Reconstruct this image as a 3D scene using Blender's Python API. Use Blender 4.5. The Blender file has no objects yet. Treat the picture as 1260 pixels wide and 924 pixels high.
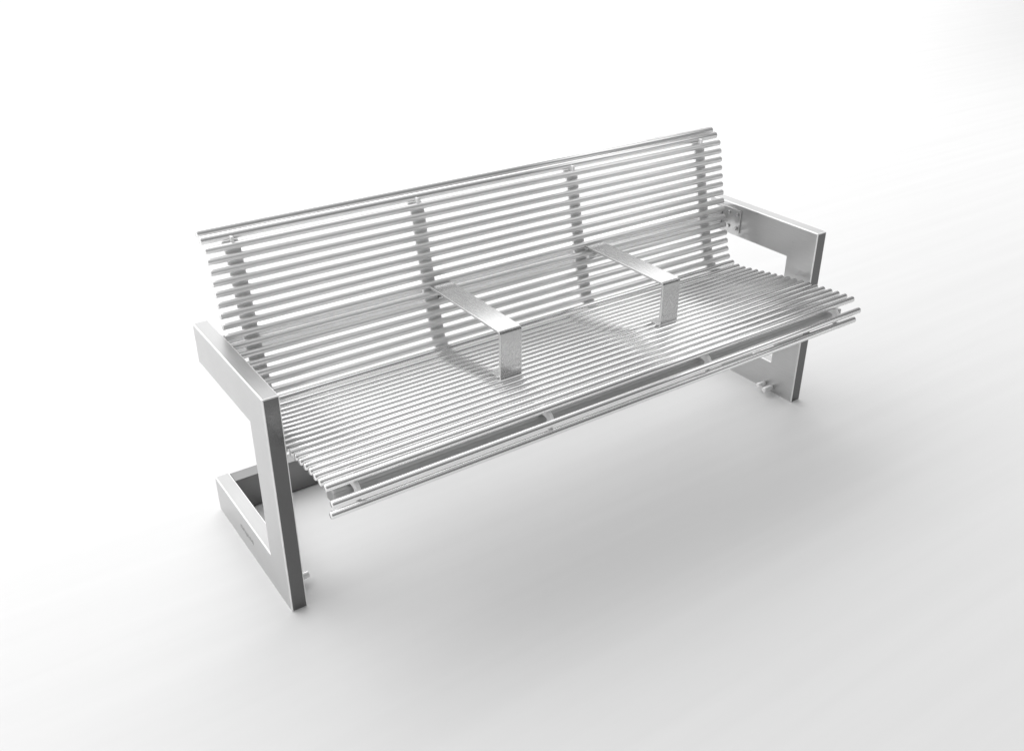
import bpy, bmesh, math, random
from mathutils import Vector, Matrix
random.seed(3)
S = bpy.context.scene
C = bpy.context.collection
R = math.radians
S.view_settings.view_transform = 'Standard'
S.view_settings.look = 'None'
S.view_settings.exposure = 0

# ---------------------------------------------------------------- materials
def new_mat(name):
    m = bpy.data.materials.new(name); m.use_nodes = True
    nt = m.node_tree; b = nt.nodes['Principled BSDF']
    return m, nt, b

def steel(name, col, metallic, rough, stretch=(2, 60, 60), var=0.06, bump=0.05, cv=0.1):
    m, nt, b = new_mat(name)
    N = nt.nodes; Lk = nt.links
    tc = N.new('ShaderNodeTexCoord')
    mp = N.new('ShaderNodeMapping'); mp.inputs['Scale'].default_value = stretch
    nz = N.new('ShaderNodeTexNoise'); nz.inputs['Scale'].default_value = 8; nz.inputs['Detail'].default_value = 5
    Lk.new(tc.outputs['Object'], mp.inputs[0]); Lk.new(mp.outputs[0], nz.inputs['Vector'])
    nb = N.new('ShaderNodeTexNoise'); nb.inputs['Scale'].default_value = 6; nb.inputs['Detail'].default_value = 3
    Lk.new(tc.outputs['Object'], nb.inputs['Vector'])
    mr = N.new('ShaderNodeMapRange')
    mr.inputs['To Min'].default_value = rough - var; mr.inputs['To Max'].default_value = rough + var
    Lk.new(nz.outputs['Fac'], mr.inputs['Value']); Lk.new(mr.outputs[0], b.inputs['Roughness'])
    cr = N.new('ShaderNodeMapRange')
    cr.inputs['From Min'].default_value = 0.3; cr.inputs['From Max'].default_value = 0.7
    cr.inputs['To Min'].default_value = col * (1-cv); cr.inputs['To Max'].default_value = min(1, col * (1+cv))
    mx = N.new('ShaderNodeMath'); mx.operation = 'ADD'
    hf = N.new('ShaderNodeMath'); hf.operation = 'MULTIPLY'; hf.inputs[1].default_value = 0.5
    Lk.new(nz.outputs['Fac'], mx.inputs[0]); Lk.new(nb.outputs['Fac'], mx.inputs[1])
    Lk.new(mx.outputs[0], hf.inputs[0]); Lk.new(hf.outputs[0], cr.inputs['Value'])
    Lk.new(cr.outputs[0], b.inputs['Base Color'])
    b.inputs['Metallic'].default_value = metallic
    bp = N.new('ShaderNodeBump'); bp.inputs['Strength'].default_value = bump; bp.inputs['Distance'].default_value = 0.002
    Lk.new(nz.outputs['Fac'], bp.inputs['Height']); Lk.new(bp.outputs[0], b.inputs['Normal'])
    return m

M_side = steel('brushed_side_steel', 0.56, 0.92, 0.30, (60, 3, 60), bump=.03, cv=.07)
M_front_shade = steel('shaded_front_steel', 0.15, 0.95, 0.20, (60, 60, 3), bump=.02, cv=.05, var=.03)  # darker copy of the side steel; front-face shade put into its colour
M_top = steel('shaded_top_steel', 0.38, 0.9, 0.34, (60, 3, 60), bump=.03, cv=.07)  # side steel darkened for upward faces, offsetting bright reflections in the colour
M_edge = steel('edge_glint_and_peg_steel', 0.97, 0.3, 0.22, (5, 5, 5), bump=0)  # near-white paints highlights along bevelled edges; also used on pegs and clips
M_rod = steel('satin_rod_steel', 0.98, 0.45, 0.20, (2, 60, 60), var=.04, bump=0.02, cv=.02)
M_seat = steel('polished_rod_steel', 0.95, 0.85, 0.12, (2, 60, 60), var=.03, bump=0.015, cv=.04)
M_rail = steel('rail_steel', 0.96, 0.70, 0.16, (2, 60, 60), var=.03, bump=0.015, cv=.03)
M_rib = steel('rib_steel', 0.95, 0.0, 0.4, (60, 60, 4), cv=.03)
M_beam = steel('beam_steel', 0.90, 0.35, 0.4, (2, 20, 20), bump=.01, cv=.03)
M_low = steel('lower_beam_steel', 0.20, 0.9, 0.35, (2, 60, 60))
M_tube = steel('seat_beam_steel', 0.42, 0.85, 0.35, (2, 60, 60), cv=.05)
M_arm = steel('armrest_steel', 0.58, 0.92, 0.27, (60, 3, 60), bump=.01, cv=.03, var=.02)
M_bolt = steel('bolt_steel', 0.6, 1.0, 0.25, (20, 20, 20))
M_etch = steel('etched_mark', 0.25, 0.6, 0.6, (20, 20, 20))

m, nt, b = new_mat('studio_floor')
N = nt.nodes; Lk = nt.links
tc = N.new('ShaderNodeTexCoord')
mp = N.new('ShaderNodeMapping'); mp.inputs['Rotation'].default_value = (0, 0, R(-8)); mp.inputs['Scale'].default_value = (0.35, 9, 1)
nz = N.new('ShaderNodeTexNoise'); nz.inputs['Scale'].default_value = 1.6; nz.inputs['Detail'].default_value = 6
Lk.new(tc.outputs['Object'], mp.inputs[0]); Lk.new(mp.outputs[0], nz.inputs['Vector'])
mr = N.new('ShaderNodeMapRange'); mr.inputs['From Min'].default_value = 0.3; mr.inputs['From Max'].default_value = 0.7
mr.inputs['To Min'].default_value = 0.785; mr.inputs['To Max'].default_value = 0.81
Lk.new(nz.outputs['Fac'], mr.inputs['Value']); Lk.new(mr.outputs[0], b.inputs['Base Color'])
b.inputs['Roughness'].default_value = 0.6
b.inputs['Specular IOR Level'].default_value = 0.2
M_floor = m

# ---------------------------------------------------------------- helpers
ROOT = Vector((0.95, 0.16, 0.0))
def obj(name, bm, mat, parent=None, bevel=0.0, smooth=False, edge_mat=None):
    if parent is not None:
        bmesh.ops.translate(bm, verts=bm.verts, vec=-ROOT)
    bmesh.ops.recalc_face_normals(bm, faces=bm.faces)
    me = bpy.data.meshes.new(name); bm.to_mesh(me); bm.free()
    for q in (mat if isinstance(mat, (list, tuple)) else [mat]): me.materials.append(q)
    o = bpy.data.objects.new(name, me); C.objects.link(o)
    if parent is not None: o.parent = parent
    if smooth:
        for p in me.polygons: p.use_smooth = True
    if bevel:
        md = o.modifiers.new('bevel', 'BEVEL'); md.width = bevel; md.segments = 3; md.limit_method = 'ANGLE'
        md.angle_limit = R(35)
        md.harden_normals = True
        if edge_mat is not None: md.material = edge_mat
        for p in me.polygons: p.use_smooth = True
    return o

def box(bm, x0, x1, y0, y1, z0, z1):
    r = bmesh.ops.create_cube(bm, size=1)
    bmesh.ops.scale(bm, verts=r['verts'], vec=(x1-x0, y1-y0, z1-z0))
    bmesh.ops.translate(bm, verts=r['verts'], vec=((x0+x1)/2, (y0+y1)/2, (z0+z1)/2))

def extrude_x(bm, poly, x0, x1):
    a = [bm.verts.new((x0, y, z)) for y, z in poly]
    c = [bm.verts.new((x1, y, z)) for y, z in poly]
    bm.faces.new(a); bm.faces.new(list(reversed(c)))
    n = len(poly)
    for i in range(n):
        j = (i+1) % n
        bm.faces.new((a[i], c[i], c[j], a[j]))

def rod_x(bm, x0, x1, y, z, r, n=16):
    rings = []
    for x, rr in ((x0, 0), (x0, r*0.82), (x0+r*0.18, r), (x1-r*0.18, r), (x1, r*0.82), (x1, 0)):
        if rr == 0:
            rings.append([bm.verts.new((x, y, z))])
        else:
            rings.append([bm.verts.new((x, y+rr*math.cos(2*math.pi*k/n), z+rr*math.sin(2*math.pi*k/n))) for k in range(n)])
    for a, c in zip(rings, rings[1:]):
        for k in range(n):
            j = (k+1) % n
            if len(a) == 1: f = bm.faces.new((a[0], c[j], c[k]))
            elif len(c) == 1: f = bm.faces.new((a[k], a[j], c[0]))
            else: f = bm.faces.new((a[k], a[j], c[j], c[k]))

def cyl(bm, p, axis, r, h, n=20):
    rot = Vector((0, 0, 1)).rotation_difference(Vector(axis)).to_matrix().to_4x4()
    bmesh.ops.create_cone(bm, cap_ends=True, segments=n, radius1=r, radius2=r, depth=h,
                          matrix=Matrix.Translation(Vector(p)) @ rot)

def spline(pts, step):
    out = []
    P = [pts[0]] + list(pts) + [pts[-1]]
    for i in range(1, len(P)-2):
        p0, p1, p2, p3 = [Vector(q) for q in P[i-1:i+3]]
        for k in range(40):
            t = k/40
            out.append(0.5*((2*p1)+(-p0+p2)*t+(2*p0-5*p1+4*p2-p3)*t*t+(-p0+3*p1-3*p2+p3)*t**3))
    out.append(Vector(pts[-1]))
    L = [0]
    for a, c in zip(out, out[1:]): L.append(L[-1]+(c-a).length)
    n = round(L[-1]/step); res = []
    j = 0
    for k in range(n+1):
        s = L[-1]*k/n
        while j < len(L)-2 and L[j+1] < s: j += 1
        f = (s-L[j])/max(1e-9, L[j+1]-L[j])
        res.append(out[j].lerp(out[j+1], min(1, f)))
    return res

# ---------------------------------------------------------------- dimensions (metres)
LEN = 1.90; TX = 0.042; W = 0.112
AH = 0.622; ARM_D = 0.478; FOOT_D = 0.53
XL, XR = 0.050, 1.825
RODR = 0.0094
main = [(-.190, .476), (-.10, .471), (.06, .455), (.20, .433), (.285, .425), (.333, .446), (.352, .50),
        (.376, .58), (.397, .665), (.427, .800), (.434, .824)]
rods = [Vector((-.208, .413)), Vector((-.219, .449))] + spline(main, 0.0277)

# ---------------------------------------------------------------- setting
bm = bmesh.new()
bmesh.ops.create_grid(bm, x_segments=4, y_segments=4, size=60)
fl = obj('floor', bm, M_floor); fl['kind'] = 'structure'

# ---------------------------------------------------------------- the bench
bench = bpy.data.objects.new('park_bench', None); C.objects.link(bench)
bench.location = ROOT
bench['label'] = 'long stainless steel slatted bench with C shaped end frames, standing on white studio floor'
bench['category'] = 'bench'

seat_bm, back_bm = bmesh.new(), bmesh.new()
for i, p in enumerate(rods):
    t = seat_bm if (p.x < .325 and p.y < .44 or p.x < .2) else back_bm
    rod_x(t, XL + random.uniform(-.0008, .0008), XR + random.uniform(-.0008, .0008), p.x, p.y, RODR)
seat = obj('seat', seat_bm, M_seat, bench, smooth=True)
back = obj('backrest', back_bm, M_rod, bench, smooth=True)
rail_bm = bmesh.new()
rod_x(rail_bm, XL-.003, XR, .455, .845, .0115, 24)
rod_x(rail_bm, XL-.003, XR, .476, .857, .0115, 24)
rail = obj('top_rail', rail_bm, M_rail, bench, smooth=True)
for o in (seat, back, rail):
    md = o.modifiers.new('split', 'EDGE_SPLIT'); md.split_angle = R(50)

# support ribs following the rods on their under / rear side: narrow blade below the seat, wide strap behind the back
path = spline([(-.208, .413), (-.219, .449)] + main + [(.452, .838)], 0.012)
def rib(x):
    bm = bmesh.new(); off0 = RODR - 0.002
    rows = []
    for i, p in enumerate(path):
        a = path[max(0, i-1)]; c = path[min(len(path)-1, i+1)]
        d = (c-a).normalized(); n = Vector((d.y, -d.x))     # towards under / rear
        s = min(1, max(0, (p.x-.20)/.10)); s = s*s*(3-2*s)
        w = .005 + .016*s; off1 = off0 + .020 - .011*s
        q0 = p + n*off0; q1 = p + n*off1
        rows.append([bm.verts.new((x-w, q0.x, q0.y)), bm.verts.new((x+w, q0.x, q0.y)),
                     bm.verts.new((x+w, q1.x, q1.y)), bm.verts.new((x-w, q1.x, q1.y))])
    for a, c in zip(rows, rows[1:]):
        for k in range(4):
            j = (k+1) % 4
            bm.faces.new((a[k], a[j], c[j], c[k]))
    bm.faces.new(rows[0]); bm.faces.new(list(reversed(rows[-1])))
    rb = obj('support_rib', bm, M_rib, bench, bevel=0.0012)
    # small clip between the uppermost rod and the paired top rail
    bm = bmesh.new(); box(bm, x-.004, x+.004, .430, .452, .826, .848)
    obj('rail_clip', bm, M_edge, rb, bevel=0.002)
    return rb
for x in (.122, .655, 1.200, 1.740): rib(x)

# end frames
def end_frame(x0, inner):
    bm = bmesh.new()
    poly = [(0, 0), (FOOT_D, 0), (FOOT_D, W), (W, W), (W, AH-W), (ARM_D, AH-W), (ARM_D, AH), (0, AH)]
    extrude_x(bm, poly, x0, x0+TX)
    bmesh.ops.recalc_face_normals(bm, faces=bm.faces)
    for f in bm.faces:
        if f.normal.y < -.9: f.material_index = 1  # forward faces take the copy with shade in its colour
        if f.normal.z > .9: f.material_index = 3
    fr = obj('end_frame', bm, [M_side, M_front_shade, M_edge, M_top], bench, bevel=0.0032, edge_mat=2)  # bevels take the painted edge highlight
    xi = x0+TX if inner > 0 else x0
    # two rounded fixing pegs beside the foot
    for y, ln in ((.090, .044), (.125, .036)):
        bm = bmesh.new()
        a, c = sorted((xi + inner*0.0005, xi+inner*ln))
        rod_x(bm, a, c, y, .022, .0095, 16)
        o = obj('fixing_peg', bm, M_edge, fr, smooth=True)
        md = o.modifiers.new('split', 'EDGE_SPLIT'); md.split_angle = R(50)
    # flange with bolts on the inner face of the arm
    bm = bmesh.new()
    a, c = sorted((xi + inner*0.0003, xi+inner*0.005))
    box(bm, a, c, 0.325, 0.455, AH-W+.014, AH-.016)
    obj('mounting_flange', bm, M_side, fr, bevel=0.001)
    for y in (.338, .376):
        for z in (AH-W+.030, AH-.032):
            bm = bmesh.new(); cyl(bm, (xi+inner*0.0075, y, z), (1, 0, 0), 0.0065, 0.005, 6)
            obj('bolt', bm, M_bolt, fr, bevel=0.0008)
    return fr
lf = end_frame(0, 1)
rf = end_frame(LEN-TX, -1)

# small etched mark on the outer face of the left foot
bm = bmesh.new()
y = .34
for k, wd in enumerate((.012, .012, .010, .004, .010, .010)):
    yy = y
    box(bm, -.0004, .0002, yy-.0014, yy, .052, .064)
    if wd > .005:
        box(bm, -.0004, .0002, yy-wd, yy-wd+.0014, .052, .064)
        zz = .0505 if k == 2 else .0626
        box(bm, -.00035, .0002, yy-wd+.0014, yy-.0014, zz, zz+.0014)
    y -= wd+.007
obj('etched_mark', bm, M_etch, lf)

# beams
bm = bmesh.new(); box(bm, TX+.0065, LEN-TX-.0065, .410, .452, .536, .600)
obj('upper_beam', bm, M_beam, bench, bevel=0.003)
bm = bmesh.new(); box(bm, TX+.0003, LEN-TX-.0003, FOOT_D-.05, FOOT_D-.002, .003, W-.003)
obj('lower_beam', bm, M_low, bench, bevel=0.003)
# cross tube under the front lip of the seat
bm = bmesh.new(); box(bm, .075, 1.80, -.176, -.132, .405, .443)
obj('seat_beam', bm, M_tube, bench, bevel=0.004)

# middle armrests: folded flat strap
def mid_arm(x, h):
    bm = bmesh.new(); t = .007; z = .606; yf = .012; yb = .428; zb = .462
    def arc(cy, cz, r, a0, a1, n=6): return [(cy+r*math.cos(R(a0+(a1-a0)*k/n)), cz+r*math.sin(R(a0+(a1-a0)*k/n))) for k in range(n+1)]
    outer = [(yb, z-t), (yb, z)] + arc(yf+.010, z-.010, .010, 90, 180) + [(yf, zb), (yf+t, zb)]
    inner = arc(yf+.010, z-.010, .010-t, 180, 90)
    extrude_x(bm, outer+inner, x-h, x+h)
    a = obj('middle_armrest', bm, [M_arm, M_edge], bench, bevel=0.0014, edge_mat=1)
    bm = bmesh.new(); box(bm, x-h+.001, x+h-.001, yf+t+.0005, yf+.040, .4665, .4705)
    obj('base_plate', bm, M_arm, a, bevel=0.001)
    # triangular gusset below the rear end of the strap
    bm = bmesh.new()
    extrude_x(bm, [(.400, z-t-.0005), (.330, z-t-.0005), (.386, z-.055)], x-.004, x+.004)
    obj('gusset', bm, M_arm, a, bevel=0.0008)
mid_arm(.681, .035)
mid_arm(1.244, .034)

# ---------------------------------------------------------------- light
w = bpy.data.worlds.new('World'); S.world = w; w.use_nodes = True
nt = w.node_tree; bg = nt.nodes['Background']
tc = nt.nodes.new('ShaderNodeTexCoord')
dp = nt.nodes.new('ShaderNodeVectorMath'); dp.operation = 'DOT_PRODUCT'
dv = Vector((-.25, .70, .55)).normalized(); dp.inputs[1].default_value = dv
nt.links.new(tc.outputs['Generated'], dp.inputs[0])
ramp = nt.nodes.new('ShaderNodeMapRange'); ramp.interpolation_type = 'SMOOTHSTEP'
ramp.inputs['From Min'].default_value = -.38; ramp.inputs['From Max'].default_value = .75
ramp.inputs['To Min'].default_value = .14; ramp.inputs['To Max'].default_value = .80
nt.links.new(dp.outputs['Value'], ramp.inputs['Value'])
nt.links.new(ramp.outputs[0], bg.inputs['Strength'])
bg.inputs['Color'].default_value = (1, 1, 1, 1)

def area(name, loc, target, sx, sy, power):
    l = bpy.data.lights.new(name, 'AREA'); l.shape = 'RECTANGLE'; l.size = sx; l.size_y = sy; l.energy = power
    o = bpy.data.objects.new(name, l); C.objects.link(o); o.location = loc
    o.rotation_euler = (Vector(target)-Vector(loc)).to_track_quat('-Z', 'Y').to_euler()
    return o
area('back_softbox', (5.0, 8.8, 5.0), (5.2, 8.3, 0), 26, 10, 1330)
area('left_softbox', (-4.5, 1.6, 3.0), (-4.0, 1.6, 0), 4, 5, 35)
area('right_softbox', (7.0, -0.8, 3.2), (6.2, -0.8, 0), 4, 5, 60)

# ---------------------------------------------------------------- camera
cam = bpy.data.cameras.new('camera'); co = bpy.data.objects.new('camera', cam); C.objects.link(co)
co.location = (-.582, -1.837, 1.70)
co.rotation_euler = (R(90-28.8), 0, R(-34.4))
cam.sensor_width = 36; cam.lens = 1180/1260*36
cam.clip_start = 0.05; cam.clip_end = 300
S.camera = co
